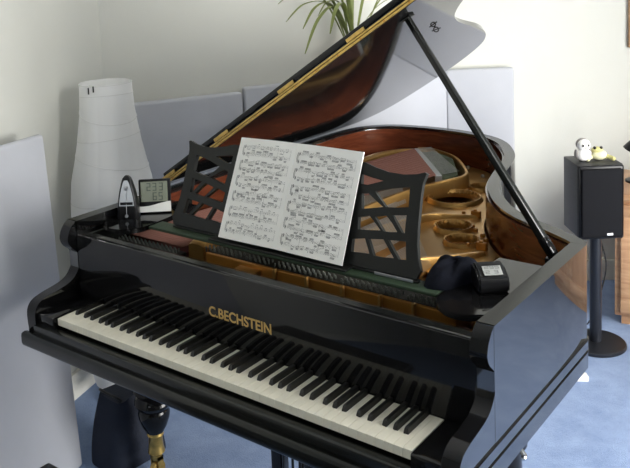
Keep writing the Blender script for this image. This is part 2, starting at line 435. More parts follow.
# iron frame ----------------------------------------------------------------
def circ(c, r, n=40, ry=None): return [(c[0]+r*math.cos(2*PI*i/n), c[1]+(ry or r)*math.sin(2*PI*i/n)) for i in range(n)]
holes = [((.625, 1.405), .086), ((.652, 1.592), .042), ((.779, 1.087), .055), ((.868, .970), .049)]
edge = [p for p in offset(inner, -.014)]
tre = [tuple(p) for p in edge if p.y > .36 and (p.x > .50 or (p.x > .2 and p.y > 1.6))]
tre = [p for p in tre if p[1] < 1.93]
hitch = [(1.255, .36), (1.12, .45), (1.0, .56), (.88, .70), (.77, .85), (.66, 1.02), (.56, 1.20), (.50, 1.40), (.485, 1.58), (.44, 1.74), (.34, 1.86)]
tre = [p for p in tre if p[1] > .37]
bm = new(); sheet_holes(bm, tre+hitch, [circ(c, r) for c, r in holes], .090, .104)
plate = link('iron_frame', bm, M['gold'], piano)
for c, r in holes:
    bm = new()
    n = 48; sec = [(r*.985, .098), (r*.985, .106), (r*1.12, .118), (r*1.18, .119), (r*1.25, .110), (r*1.29, .103)]
    lathe(bm, sec, (c[0], c[1], 0), n, caps=False)
    nb = 34 if r > .06 else 24
    for i in range(nb):
        a = 2*PI*i/nb; w_ = PI*r*1.05/nb*.45; vs = prism(bm, [(r*.975, .104), (r*.975, .1095), (r*1.09, .1195), (r*1.13, .1195), (r*1.10, .11)], 'y', -w_, w_)
        xf(vs, Matrix.Translation((c[0], c[1], 0)) @ Matrix.Rotation(a, 4, 'Z'))
    link('hole_ring', bm, M['gold'], plate, smooth=True, angle=40)
    bm = new(); lathe(bm, [(r*.98, .058), (r*.98, .060)], (c[0], c[1], 0), 32)
    link('hole_lining', bm, M['golddark'], plate)
def rib(pts, w_, h0, h1):
    path = spline(pts, 6); bm = new()
    L = offset([Vector((p[0], p[1])) for p in path], w_/2); Rr = offset([Vector((p[0], p[1])) for p in path], -w_/2)
    rows = []
    for a, b, p in zip(L, Rr, path):
        m = Vector((p[0], p[1])); z1 = p[2] if len(p) > 2 else h1
        rows.append([bm.verts.new((a.x, a.y, h0)), bm.verts.new((m.x+(a.x-m.x)*.8, m.y+(a.y-m.y)*.8, z1-.006)), bm.verts.new((m.x+(a.x-m.x)*.4, m.y+(a.y-m.y)*.4, z1)), bm.verts.new((m.x+(b.x-m.x)*.4, m.y+(b.y-m.y)*.4, z1)), bm.verts.new((m.x+(b.x-m.x)*.8, m.y+(b.y-m.y)*.8, z1-.006)), bm.verts.new((b.x, b.y, h0))])
    for A1, B1 in zip(rows, rows[1:]):
        for k in range(6): bm.faces.new((A1[k], A1[(k+1) % 6], B1[(k+1) % 6], B1[k]))
    bm.faces.new(rows[0]); bm.faces.new(rows[-1][::-1])
    return link('frame_rib', bm, M['gold'], plate, smooth=True, angle=50)
rib([(.455, .46, .17), (.475, .9, .165), (.500, 1.2, .165), (.530, 1.40, .158), (.566, 1.50, .158), (.586, 1.575, .158), (.552, 1.655, .160), (.42, 1.82, .165), (.27, 1.90, .168), (.20, 1.89, .168)], .024, .100, .16)
rib([(.24, 1.895, .16), (.165, 1.835, .168), (.110, 1.73, .17), (.095, 1.6, .17), (.09, 1.3, .165), (.08, 1.0, .16)], .050, .056, .16)
rib([(.56, .46, .165), (.60, .80, .15), (.655, 1.11, .130), (.73, 1.195, .120), (.80, 1.245, .112)], .022, .085, .16)
rib([(.79, .46, .165), (.85, .62, .155), (.910, .77, .132), (.975, .905, .115)], .024, .085, .16)
rib([(1.0, .46, .165), (1.06, .60, .15), (1.13, .80, .115)], .030, .085, .16)
rib([(.262, .345, .178), (.262, .40, .190), (.27, .60, .18), (.22, .95, .160)], .075, .056, .18)
bm = new(); box(bm, .31, 1.16, .338, .46, .085, .163, .005); link('pin_block_flange', bm, M['golddark'], plate, smooth=True)  # frame gold, its shade and reflected wood put into a deeper amber colour
bm = new(); box(bm, .312, 1.155, .346, .425, .1625, .165); link('pin_field', bm, M['pinfield'], plate)
bm = new(); box(bm, XL+RT+.010, .222, .288, .345, .085, .146, .005); link('bass_flange', bm, M['deskblack'], plate, smooth=True)
bm = new(); box(bm, .455, .535, .300, .338, .100, .152, .004); link('frame_lug', bm, M['gold'], plate, smooth=True)
for x0 in (.585, .70, .82, .94, 1.04):
    bm = new(); box(bm, x0, x0+.010, .326, .34, .088, .168, .003); link('rail_post', bm, M['gold'], plate, smooth=True)
# brackets and bolt heads near the bent side
for (x, y) in ((.795, 1.245), (.955, .945)):
    bm = new(); box(bm, x-.022, x+.012, y-.010, y+.010, .10, .128, .003)
    lathe(bm, [(.007, .122), (.007, .130), (.004, .133)], (x-.008, y, 0), 12); lathe(bm, [(.007, .104), (.007, .120), (.004, .123)], (x-.048, y-.012, 0), 10)
    link('frame_bracket', bm, M['golddark'], plate, smooth=True)
for (x, y) in ((.83, 1.13), (.855, 1.10), (.90, 1.06), (.93, 1.02), (.70, 1.60), (.58, 1.76), (.46, 1.87), (1.10, .56), (1.16, .66)):
    bm = new(); lathe(bm, [(.009, .104), (.009, .112), (.005, .116)], (x, y, 0), 10); link('frame_bolt', bm, M['golddark'] if x > .8 else M['steel'], plate, smooth=True)
# strings, bridge, pins ------------------------------------------------------
def lerp(a, b, t): return tuple(x+(y-x)*t for x, y in zip(a, b))
bm = new()
for i in range(30):
    t = i/29
    a = (-.06+.265*t, .338, .160); b = (.222+.30*t, 1.815-.365*t, .178)
    tube(bm, [a, lerp(a, b, .5), b], .0024 if i % 2 else .0031, 6)
o = link('bass_strings', bm, M['copper'], piano, smooth=True); o['kind'] = 'stuff'
bm = new()
for i in range(30):
    t = i/29
    a = (.222+.30*t, 1.815-.365*t, .178); b = (.262+.30*t, 1.905-.33*t, .172)
    tube(bm, [a, b], .0011, 4)
for i in range(96):
    t = i/95
    x = .30+.80*t
    if any(abs(x-q) < .02 for q in (.455, .56, .79, 1.0)): continue
    tt = t**.9
    end = (.33+.70*t, 1.52*(1-tt)+.52*tt, .136)
    tube(bm, [(x, .40, .172), end], .0011, 4)
o = link('steel_strings', bm, M['steel'], piano); o['kind'] = 'stuff'
bm = new()
for i in range(28):
    t = i/27
    for row in range(3): lathe(bm, [(.0028, .14), (.0028, .157), (.0018, .159)], (-.062+.265*t, .297+.013*row+.005*(i % 2), 0), 7)
for i in range(88):
    t = i/87; x = .30+.80*t
    if any(abs(x-q) < .010 for q in (.455, .56, .79, 1.0)): continue
    for row in range(2): lathe(bm, [(.0026, .158), (.0026, .1735), (.0016, .175)], (x, .353+.017*row+.006*(i % 2), 0), 7)
o = link('tuning_pins', bm, M['pin'], piano, smooth=True); o['kind'] = 'stuff'
bm = new(); prism(bm, [(-.075, .346), (.215, .346), (.215, .52), (-.075, .52)], 'z', .105, .140); link('bass_felt', bm, M['redfelt'], piano)
def band(name, mat, p, q, w_, z0, z1):
    path = spline([p[0], p[1], p[2]], 8); bm = new()
    L = offset(path, w_/2); Rr = offset(path, -w_/2); strip_wall(bm, L, Rr, z0, z1); return link(name, bm, mat, piano, smooth=True)
band('bass_bridge', M['silver'], [(.215, 1.835), (.372, 1.65), (.535, 1.45)], None, .028, .10, .176)
bm = new(); prism(bm, [(.235, 1.835), (.385, 1.655), (.540, 1.46), (.568, 1.555), (.42, 1.80), (.28, 1.885)], 'z', .115, .160); link('string_braid_felt', bm, M['greyfelt'], piano)
# lid ------------------------------------------------------------------------
LA = math.radians(32.5); HX, HZ = XL-.004, .256
def on_lid(s, y, w_): return Vector((HX+s*math.cos(LA)-w_*math.sin(LA), y, HZ+s*math.sin(LA)+w_*math.cos(LA)))
lidpts = [(0, .60)]+[(1.482, .60), (1.482, .775), (1.455, .80)]
lidpts += [(x-HX, y) for x, y in [tuple(p) for p in spline([(1.24, .868), (1.13, .925), (1.045, .995), (.975, 1.08), (.925, 1.18), (.885, 1.30), (.85, 1.43), (.815, 1.56), (.765, 1.70), (.70, 1.83), (.62, 1.935), (.50, 2.01), (.36, 2.05), (.20, 2.062), (.04, 2.045), (-.06, 1.985), (-.115, 1.86), (-.126, 1.70)], 4)]]
lidpts += [(0, 1.6)]
bm = new(); n = len(lidpts)
A1 = [bm.verts.new(on_lid(s, y, 0)) for s, y in lidpts]; B1 = [bm.verts.new(on_lid(s, y, .020)) for s, y in lidpts]
bm.faces.new(A1); bm.faces.new(B1[::-1])
for i in range(n): bm.faces.new((A1[i], A1[(i+1) % n], B1[(i+1) % n], B1[i]))
lid = link('lid', bm, M['lidpolish'], piano, smooth=True, angle=30)
bm = new()
vs = box(bm, .002, 1.475, .602, 1.05, .022, .044, .005)
for v in vs: v.co = on_lid(v.co.x, v.co.y, v.co.z)
link('lid_front_flap', bm, M['black'], lid, smooth=True)
bm = new()
for (w0, w1) in ((.0015, .0095), (.011, .017)):
    vs = box(bm, .004, 1.47, .5955, .5998, w0, w1, .0008, 1)
    for v in vs: v.co = on_lid(v.co.x, v.co.y, v.co.z)
strip = link('hinge_strip', bm, M['brass'], lid)
for i in range(15):
    s = .05+i*.098; bm = new(); q = on_lid(s, .5950, .0055)
    vs = lathe(bm, [(.0028, 0), (.0028, .0008)], (0, 0, 0), 8); xf(vs, Matrix.Translation(q) @ Matrix.Rotation(PI/2, 4, 'X'))
    link('screw', bm, M['golddark'], strip)
for s in (.035, .355, .70, 1.02):
    bm = new(); vs = box(bm, s-.038, s+.038, .5945, .5995, .018, .030, .001, 1)
    for k in (-.022, 0, .022): vs += lathe(bm, [(.0026, 0), (.0026, .001)], (s+k, .593, .024), 8)
    for v in vs: v.co = on_lid(v.co.x, v.co.y, v.co.z)
    link('lid_hinge', bm, M['brass'], lid)
# prop socket ring on the underside
bm = new(); cs, cyy = .903-HX, 1.052; ring = []; rc = on_lid(cs, cyy, -.010); e1 = Vector((.785, .618, 0)); e2 = Vector((0, 0, 1))
for i in range(25):
    a = 2*PI*i/24; ring.append(rc+e1*.0085*math.cos(a)+e2*.008*math.sin(a))
tube(bm, ring, .0021, 8, caps=False)
tube(bm, [rc-e1*.015-e2*.005, rc+e1*.015+e2*.005], .0021, 8); tube(bm, [rc+e2*.007, on_lid(cs, cyy, .001)], .0025, 8)
link('prop_socket', bm, M['dark'], lid, smooth=True)
bm = new(); cs2 = (1.017-HX)*1.0+.0
vs = box(bm, cs2-.020, cs2+.020, .684, .712, -.007, .0, .002)
for v in vs: v.co = on_lid(v.co.x, v.co.y, v.co.z)
link('prop_plate', bm, M['satin'], lid, smooth=True)
# lid prop
top = on_lid(1.017-HX, .698, -.006); foot = Vector((1.279, .674, .236))
bm = new(); d = top-foot; L = d.length
vs = box(bm, -.0125, .0125, -.011, .011, 0, L, .004)
for v in vs:
    k = 1-.25*v.co.z/L; v.co.x *= k; v.co.y *= k
q = d.to_track_quat('Z', 'Y').to_matrix().to_4x4(); xf(vs, Matrix.Translation(foot) @ q)
pr = link('lid_prop', bm, M['satin'], piano, smooth=True)
bm = new(); vs = box(bm, -.0135, .0135, -.012, .012, -.012, .05, .004); xf(vs, Matrix.Translation(foot) @ q); vs = box(bm, foot.x-.016, foot.x+.016, foot.y-.018, foot.y+.018, .17, .228, .003)
link('prop_foot', bm, M['black'], pr, smooth=True)
# inner ledges that carry the slides
for x0, x1 in ((XL+RT+.0085, XL+RT+.022), (XR-RT-.022, XR-RT-.0085)):
    bm = new(); box(bm, x0, x1, .19, .66, .15, .203, .002); link('slide_rail', bm, M['satin'], piano)
# music desk -----------------------------------------------------------------
DB = Vector((0, .345, .228)); DT = Vector((0, .430, .485)); dv = (DT-DB).normalized(); dn = Vector((0, -dv.z, dv.y))   # dn faces the player
def desk_uv(px, py):
    d = F_+R_*((px-CAM['cx'])/CAM['f'])-U_*((py-CAM['cy'])/CAM['f'])
    t = (DB-CAM['C']).dot(dn)/d.dot(dn); q = CAM['C']+d*t
    return (q.x, (q-DB).dot(dv))
def desk_at(co): return Vector((co.x, 0, 0))+DB+dv*co.y+dn*co.z
mid = .611
def z36(pts): return [desk_uv(330+x/3.6, 160+y/3.6) for x, y in pts]
top_r = z36([(130, 9), (165, 26), (215, 44), (270, 53), (318, 52), (345, 45), (352, 50), (338, 85), (331, 130), (325, 190), (320, 250), (318, 310), (322, 360), (330, 400), (322, 412)])
holes_r = [z36(p) for p in (
    [(118, 50), (150, 62), (198, 76), (140, 90), (116, 86)],
    [(165, 113), (220, 102), (292, 97), (287, 170), (245, 172), (205, 170)],
    [(118, 122), (142, 120), (168, 145), (196, 170), (150, 174), (118, 176)],
    [(106, 206), (146, 200), (165, 225), (186, 254), (140, 252), (104, 250)],
    [(164, 204), (206, 199), (228, 228), (246, 260), (220, 260), (196, 257)],
    [(228, 199), (280, 199), (276, 230), (273, 264), (262, 262)],
    [(84, 284), (130, 282), (138, 310), (146, 338), (110, 333), (80, 330)],
    [(142, 284), (196, 286), (214, 318), (234, 354), (190, 350), (160, 344)],
    [(212, 288), (277, 294), (277, 330), (278, 360), (250, 358)])]
tr = sorted([p for p in top_r[:6]], key=lambda p: p[0])
right_edge = top_r[5:]
right_edge = [(min(x, 1.062), max(v, .0)) for x, v in right_edge]
ctop = tr[0][1]
mir = lambda p: (2*mid-p[0], p[1])
out_r = tr[:-1]+right_edge+[(right_edge[-1][0]-.005, 0)]
outer_d = out_r+[mir(p) for p in out_r[::-1]]
bm = new(); sheet_holes(bm, outer_d, holes_r+[[mir(p) for p in h[::-1]] for h in holes_r], -.008, .006, desk_at)
desk = link('music_desk', bm, M['deskblack'], piano)
bm = new(); box(bm, .175, 1.058, .334, .352, .2215, .2275, .002); box(bm, .36, .86, .300, .334, .2215, .2275, .002); link('book_ledge', bm, M['deskblack'], desk)
bm = new(); box(bm, .93, 1.045, .331, .3345, .2215, .229, .001); link('ledge_trim', bm, M['silver'], desk)
for x in (.50, .70):
    bm = new(); a = Vector((x, .425, .44)); b = Vector((x, .47, .2215))
    tube(bm, [a, b], .007, 8); link('desk_strut', bm, M['deskblack'], desk, smooth=True)
bm = new(); box(bm, .095, 1.127, .302, .365, .211, .2205, .003); box(bm, .45, .75, .365, .50, .212, .2205, .003)
link('desk_slide', bm, M['greenfelt'], piano, smooth=True)
def tray(pts):
    bm = new(); prism(bm, pts, 'z', .2045, .2205); 
    bmesh.ops.bevel(bm, geom=[e for e in bm.edges if abs(e.verts[0].co.z-e.verts[1].co.z) < 1e-6], offset=.005, segments=2, affect='EDGES')
    return link('candle_tray', bm, M['black'], piano, smooth=True, angle=40)
tl = [(.005+.083*math.cos(a), .305+.088*math.sin(a)) for a in [PI+PI*i/18 for i in range(19)]]+[(.086, .36), (.078, .46), (.072, .56), (-.074, .56)]
tray(tl)
trr = [(1.213+.080*math.cos(a), .315+.092*math.sin(a)) for a in [PI+PI*i/18 for i in range(19)]]+[(1.293, .62), (1.15, .62), (1.14, .46), (1.133, .36)]
tray(trr)
# legs -----------------------------------------------------------------------
def leg(x, y):
    bm = new()
    lathe(bm, [(.062, -.135), (.062, -.160), (.050, -.168), (.048, -.20), (.052, -.30), (.056, -.375), (.050, -.385), (.066, -.395), (.070, -.408), (.062, -.418), (.054, -.428), (.064, -.440), (.067, -.455), (.060, -.468), (.050, -.478), (.056, -.492), (.054, -.51), (.044, -.54), (.034, -.558), (.030, -.565)], (x, y, 0), 32)
    box(bm, x-.064, x+.064, y-.064, y+.064, -.137, -.1005, .006)
    o = link('leg', bm, M['black'], piano, smooth=True)
    bm = new(); lathe(bm, [(.028, -.565), (.030, -.575), (.024, -.585), (.026, -.62), (.030, -.64), (.020, -.65), (.018, -.668)], (x, y, 0), 20)
    vs = lathe(bm, [(.012, -.013), (.026, -.012), (.028, -.006), (.028, .006), (.026, .012), (.012, .013)], (0, 0, 0), 20)
    xf(vs, Matrix.Translation((x, y, -.7015)) @ Matrix.Rotation(PI/2, 4, 'Y'))
    box(bm, x-.020, x-.015, y-.012, y+.012, -.71, -.655); box(bm, x+.015, x+.020, y-.012, y+.012, -.71, -.655); box(bm, x-.02, x+.02, y-.012, y+.012, -.668, -.655)
    link('caster', bm, M['brass'], o, smooth=True)
    return o
leg(-.03, .385); lr = leg(1.255, .385); leg(.30, 1.60)
bm = new(); vs = blob(bm, (1.333, .335, -.150), .007, .011, .007); tube(bm, [(1.30, .345, -.118), (1.335, .336, -.148)], .006, 8); link('leg_bolt', bm, M['chrome'], lr, smooth=True)
# pedal lyre
bm = new()
for x in (.600, .722): box(bm, x-.019, x+.019, .285, .325, -.60, -.1005, .006)
box(bm, .555, .765, .262, .345, -.655, -.60, .008)
ly = link('pedal_lyre', bm, M['black'], piano, smooth=True)
for x in (.648, .674):
    bm = new(); tube(bm, [(x, .305, -.60), (x, .305, -.101)], .004, 8); link('pedal_rod', bm, M['satin'], ly, smooth=True)
    bm = new(); vs = box(bm, -.012, .012, -.12, .02, -.006, .004, .003)
    for v in vs:
        if v.co.y < -.06: v.co.x *= 1.5
    xf(vs, Matrix.Translation((x+(.02 if x > .66 else -.02), .27, -.632))); link('pedal', bm, M['brass'], ly, smooth=True)
bm = new(); tube(bm, [(.62, .33, -.61), (.62, .52, -.101)], .007, 8); tube(bm, [(.70, .33, -.61), (.70, .52, -.101)], .007, 8); link('lyre_brace', bm, M['black'], ly, smooth=True)

# ------------------------------------------------------------------ sheet music on the desk
PB = Vector((0, .3135, .2285)); PT = Vector((0, .4145, .480)); pv = (PT-PB).normalized(); pn = Vector((0, -pv.z, pv.y))
def page_pt(px, py):
    d = F_+R_*((px-CAM['cx'])/CAM['f'])-U_*((py-CAM['cy'])/CAM['f'])
    t = (PB-CAM['C']).dot(pn)/d.dot(pn); return CAM['C']+d*t
q = [page_pt(*p) for p in ((242.5, 137.5), (298, 143.5), (364.6, 152.4), (219, 237), (276.5, 249.6), (342.5, 266))]
off = max(0, .2305-min(p.z for p in q))
q = [p+pv*0 for p in q]
book = thing('sheet_music', ((q[3].x+q[5].x)/2, PB.y, min(p.z for p in q)), 'open sheet music book with printed piano notes resting on music desk', 'sheet music')
class Page:
    def __init__(s, tl, tr, bl, br, side): s.c = (tl, tr, bl, br); s.side = side
    def at(s, u, v, w_=0):
        tl, tr, bl, br = s.c
        p = (tl*(1-u)+tr*u)*(1-v)+(bl*(1-u)+br*u)*v
        k = (1-u) if s.side > 0 else u          # distance measure from the outer edge towards the spine
        b = .007*math.sin(PI*min(1, (1-k)**.8))+(.004 if True else 0)
        return p+pn*(b+w_)
pl = Page(q[0], q[1], q[3], q[4], -1); prg = Page(q[1], q[2], q[4], q[5], 1)
for pg, nm in ((pl, 'page'), (prg, 'page')):
    bm = new(); N = 16; Mv = 8
    def grid(w_): return [[bm.verts.new(pg.at(i/N, j/Mv, w_)) for i in range(N+1)] for j in range(Mv+1)]
    ga, gb = grid(0), grid(-.004)
    for g in (ga, gb):
        for j in range(Mv):
            for i in range(N): bm.faces.new((g[j][i], g[j][i+1], g[j+1][i+1], g[j+1][i]))
    per = [(0, i) for i in range(N)]+[(j, N) for j in range(Mv)]+[(Mv, i) for i in range(N, 0, -1)]+[(j, 0) for j in range(Mv, 0, -1)]
    for a, b in zip(per, per[1:]+per[:1]): bm.faces.new((ga[a[0]][a[1]], ga[b[0]][b[1]], gb[b[0]][b[1]], gb[a[0]][a[1]]))
    po = link('page', bm, M['paper'], book, smooth=True, angle=50)
    bm = new()
    def quad(u0, v0, u1, v1, tu=0, tv=0, skew=0):
        vs = [bm.verts.new(pg.at(a, b, .0006)) for a, b in ((u0, v0), (u1, v0+skew), (u1, v1+skew), (u0, v1))]
        bm.faces.new(vs)
    def line(u0, u1, v, t):
        n = 6
        for k in range(n): quad(u0+(u1-u0)*k/n, v, u0+(u1-u0)*(k+1)/n, v+t)
    ul, ur = (.11, .94) if pg is pl else (.07, .93)
    v0s = [.075+.152*k for k in range(6)]
    for si, v in enumerate(v0s):
        if pg is prg: v += .01
        lh = .0056; stv = (v, v+.074)
        for sv in stv:
            for k in range(5): line(ul, ur, sv+k*lh, .0005)
        quad(ul-.004, v, ul, v+.074+4*lh)                     # system bar
        for k in range(6): quad(ul-.016-.006*math.sin(PI*k/5), v+(.066+4*lh)*k/6, ul-.010-.006*math.sin(PI*k/5), v+(.066+4*lh)*(k+1)/6)   # brace
        nbar = random.choice((3, 4))
        for b in range(1, nbar+1):
            u = ul+(ur-ul)*b/nbar; quad(u-.002, v, u, v+.074+4*lh)
        for sv in stv:
            quad(ul+.012, sv-.006, ul+.020, sv+5*lh); quad(ul+.022, sv+.004, ul+.028, sv+.018)     # clef
            u = ul+.06; dense = random.random() < .75
            while u < ur-.05:
                nn = random.choice((3, 4, 4, 6)) if dense else random.choice((2, 3))
                sp = .0185 if dense else .028
                base = random.uniform(-1.2, 3.6); slope = random.uniform(-.9, .9); up = random.random() < .5
                nn = min(nn, int((ur-.02-u)/sp))
                if nn < 1: break
                ys = [sv+lh*(base+slope*k+random.uniform(-.6, .6)) for k in range(nn)]
                bv = (min(ys)-.022) if up else (max(ys)+.024)
                for k in range(nn):
                    uu = u+k*sp
                    quad(uu-.0042, ys[k]-.0025, uu+.0042, ys[k]+.0025, skew=-.0018)
                    if random.random() < .3: quad(uu-.0042, ys[k]+.0095, uu+.0042, ys[k]+.0142, skew=-.0018)
                    us = uu+.0034 if up else uu-.0042
                    quad(us-.0005, min(bv, ys[k]), us+.0005, max(bv, ys[k]))
                if nn > 1:
                    us = u+(.0034 if up else -.0042)
                    quad(us, bv, us+sp*(nn-1), bv+.0042)
                    if dense: quad(us, bv+(.0085 if up else -.0085), us+sp*(nn-1), bv+(.0125 if up else -.0045))
                u += sp*nn+random.uniform(.006, .022)
    link('printed_notes', bm, M['ink'], po)

# ------------------------------------------------------------------ metronome, clock, device and cloth on the trays
TZ = .2207
mtc = Vector((-.037, .338, TZ))
mt_ = thing('metronome', mtc, 'small black pyramid metronome with silver face standing on the left candle tray', 'metronome')
mm = facing(mtc, 36) @ Matrix.Scale(.94, 4)
bm = new(); H = .152
lev = [(0, .037, .029), (.004, .038, .030), (.05, .0355, .028), (.09, .029, .024), (.125, .0205, .018), (.142, .0145, .014), (.150, .008, .009), (.152, .003, .004)]
rows = []
for z, a, b in lev:
    r = []
    for i in range(24):
        t = 2*PI*i/24; ct, st = math.cos(t), math.sin(t)
        r.append(bm.verts.new((a*abs(ct)**.45*(1 if ct >= 0 else -1), b*abs(st)**.45*(1 if st >= 0 else -1), z)))
    rows.append(r)
for A1, B1 in zip(rows, rows[1:]):
    for i in range(24): bm.faces.new((A1[i], A1[(i+1) % 24], B1[(i+1) % 24], B1[i]))
bm.faces.new(rows[0][::-1]); bm.faces.new(rows[-1]); xf(list(bm.verts), mm)
link('body', bm, M['plastic'], mt_, smooth=True)
fy = lambda z: -(.030-.012*max(0, z-.03)/.10)-.0012
bm = new(); zz = [.048, .07, .09, .11, .128, .138]; hw = [.027, .0245, .021, .0165, .011, .006]
L_ = [bm.verts.new((-a, fy(z)-.0005, z)) for z, a in zip(zz, hw)]; R1 = [bm.verts.new((a, fy(z)-.0005, z)) for z, a in zip(zz, hw)]
for i in range(5): bm.faces.new((L_[i], R1[i], R1[i+1], L_[i+1]))
xf(list(bm.verts), mm); link('face_plate', bm, M['silver'], mt_)
bm = new(); tube(bm, [(0, fy(.014)-.005, .014), (0, fy(.132)-.003, .132)], .0012, 6); 
vs = lathe(bm, [(.006, -.002), (.006, .002)], (0, 0, 0), 14); xf(vs, Matrix.Translation((0, fy(.012)-.006, .014)) @ Matrix.Rotation(PI/2, 4, 'X'))
box(bm, -.006, .006, fy(.11)-.005, fy(.11)-.002, .104, .118, .001)
xf(list(bm.verts), mm); link('pendulum', bm, M['silver'], mt_, smooth=True)
bm = new(); box(bm, -.022, .022, fy(.056)-.004, fy(.056)-.001, .052, .062, .001); xf(list(bm.verts), mm); link('scale_bar', bm, M['plastic'], mt_)
bm = new(); tube(bm, [(.030, 0, .072), (.043, 0, .074)], .0022, 8); blob(bm, (.044, 0, .074), .004, .004, .004, 8, 6); xf(list(bm.verts), mm); link('winding_key', bm, M['dark'], mt_, smooth=True)

ckc = Vector((.008, .415, TZ)); ck = thing('digital_clock', ckc, 'small digital clock with grey display and white base standing on the left candle tray', 'clock')
cm = facing(ckc, 40) @ Matrix.Rotation(math.radians(-10), 4, 'X')
cm = Matrix.Translation((0, 0, .0025)) @ cm
bm = new(); box(bm, -.054, .054, 0, .014, .0, .112, .004); xf(list(bm.verts), cm); link('body', bm, M['plastic'], ck, smooth=True)
bm = new(); 
wpts = [(-.054, .002), (.054, .002), (.054, .036), (.04, .035), (.02, .031), (0, .026), (-.02, .022), (-.04, .0205), (-.054, .021)]
prism(bm, wpts, 'y', -.006, 0); xf(list(bm.verts), cm); link('base', bm, M['whiteplastic'], ck)
bm = new(); box(bm, -.047, .044, -.0025, 0, .036, .104, .001); xf(list(bm.verts), cm); sc = link('display', bm, M['lcd'], ck)
seg = {'0': 'abcdef', '1': 'bc', '2': 'abged', '3': 'abgcd', '5': 'afgcd', '6': 'afgcde', '9': 'abcdfg'}
def digit(bm, ch, x, z, w_, h, t=.0026, y=-.0034):
    p = {'a': (x, x+w_, z+h-t, z+h), 'g': (x, x+w_, z+h/2-t/2, z+h/2+t/2), 'd': (x, x+w_, z, z+t), 'f': (x, x+t, z+h/2, z+h), 'e': (x, x+t, z, z+h/2), 'b': (x+w_-t, x+w_, z+h/2, z+h), 'c': (x+w_-t, x+w_, z, z+h/2)}
    for s in seg[ch]: a = p[s]; box(bm, a[0], a[1], y, y+.0008, a[2], a[3])
bm = new()
for ch, x in zip('233', (-.026, -.006, .016)): digit(bm, ch, x, .073, .013, .026)
for ch, x in zip('65', (-.006, .014)): digit(bm, ch, x, .041, .013, .026)
xf(list(bm.verts), cm); link('digits', bm, M['lcddark'], sc)

dvc = Vector((1.220, .408, TZ)); dev = thing('electronic_tuner', dvc, 'black chunky electronic device with small grey display on the right candle tray', 'device')
dm = facing(dvc, 40)
bm = new(); vs = prism(bm, [(-.038, 0), (-.041, .022), (-.034, .038), (.0, .054), (.032, .058), (.038, .048), (.038, 0)], 'x', -.038, .038)
bmesh.ops.bevel(bm, geom=list(bm.edges), offset=.005, segments=2, affect='EDGES'); xf(list(bm.verts), dm); link('body', bm, M['plastic'], dev, smooth=True)
sl = math.atan2(.017, .036)
top_m = dm @ Matrix.Translation((0, -.036, .040)) @ Matrix.Rotation(sl, 4, 'X')
bm = new(); box(bm, -.022, .024, .008, .038, -.001, .0022, .0005, 1); xf(list(bm.verts), top_m); sc = link('display', bm, M['lcdpale'], dev)
bm = new()
for ch, x in zip('295', (-.017, -.004, .009)):
    digit(bm, ch, x, .013, .010, .011, .0018, 0)
for ch, x in zip('23', (-.017, .004)): digit(bm, ch, x, -.003, .010, .011, .0018, 0)
for v in bm.verts: v.co = Vector((v.co.x, .014+v.co.z, .0026))
xf(list(bm.verts), top_m); link('digits', bm, M['lcdmid'], sc)

# soft dark pouch behind and left of the device
bm = new(); pc = Vector((1.110, .415, TZ)); N, K = 40, 12
rows = []
for k in range(K+1):
    t = k/K
    row = []
    for i in range(N):
        a = 2*PI*i/N
        rad = (1+.10*math.sin(3*a+.6)+.06*math.sin(5*a))*math.cos(t*PI/2)**.55
        z = .048*math.sin(t*PI/2)*(1+.16*math.sin(2*a+1.1))+.004*math.sin(7*a)*math.sin(t*PI)
        row.append(bm.verts.new((pc.x+.056*rad*math.cos(a)+.012*t, pc.y+.090*rad*math.sin(a)+.01*t, pc.z+max(0, z))))
    rows.append(row)
for A1, B1 in zip(rows, rows[1:]):
    for i in range(N): bm.faces.new((A1[i], A1[(i+1) % N], B1[(i+1) % N], B1[i]))
bm.faces.new(rows[0][::-1])
bmesh.ops.remove_doubles(bm, verts=bm.verts, dist=.0002)
tag(link('cloth_pouch', bm, M['cloth'], smooth=True, angle=80), 'crumpled dark navy cloth pouch lying beside the device on the right candle tray', 'pouch')

# ------------------------------------------------------------------ paper floor lamp
lc = Vector((-.555, .700, FL)); lamp = thing('paper_floor_lamp', lc, 'tall white paper floor lamp flaring downward in the corner behind the piano', 'lamp')
bm = new(); N = 144; lev = [(-.66, .120), (-.55, .150), (-.4, .168), (-.25, .176), (-.1, .176), (.0, .174), (.10, .170), (.20, .162), (.28, .144), (.36, .128), (.44, .116), (.50, .109), (.57, .1055), (.60, .1045)]
rows = []
for z, r in lev:
    rows.append([bm.verts.new((lc.x+r*math.cos(2*PI*i/N)*(1+.022*(abs(math.cos(PI*i/N*9))-.6)), lc.y+r*math.sin(2*PI*i/N)*(1+.022*(abs(math.cos(PI*i/N*9))-.6)), z)) for i in range(N)])
for A1, B1 in zip(rows, rows[1:]):
    for i in range(N): bm.faces.new((A1[i], A1[(i+1) % N], B1[(i+1) % N], B1[i]))
link('paper_shade', bm, M['lamppaper'], lamp, smooth=True, angle=80)
def lr_at(z):
    for (z0, r0), (z1, r1) in zip(lev, lev[1:]):
        if z0 <= z <= z1: return r0+(r1-r0)*(z-z0)/(z1-z0)
    return lev[-1][1]
bm = new()
for z, ti, ph in ((-.58, .02, 1), (-.42, .03, 2.4), (-.27, .02, .4), (-.12, .03, 3), (.02, .025, 1.8), (.15, .03, .2), (.28, .03, 4.1), (.38, .012, 1), (.47, .03, 5.0), (.55, .008, 2), (.598, .002, 0)):
    pts = []
    for i in range(33):
        a = 2*PI*i/32; zz_ = z+ti*math.sin(a+ph); r = lr_at(min(.5999, zz_))*1.006+.0012
        pts.append((lc.x+r*math.cos(a), lc.y+r*math.sin(a), zz_))
    tube(bm, pts, .0012, 5, caps=False)
link('wire_hoop', bm, M['wire'], lamp, smooth=True)
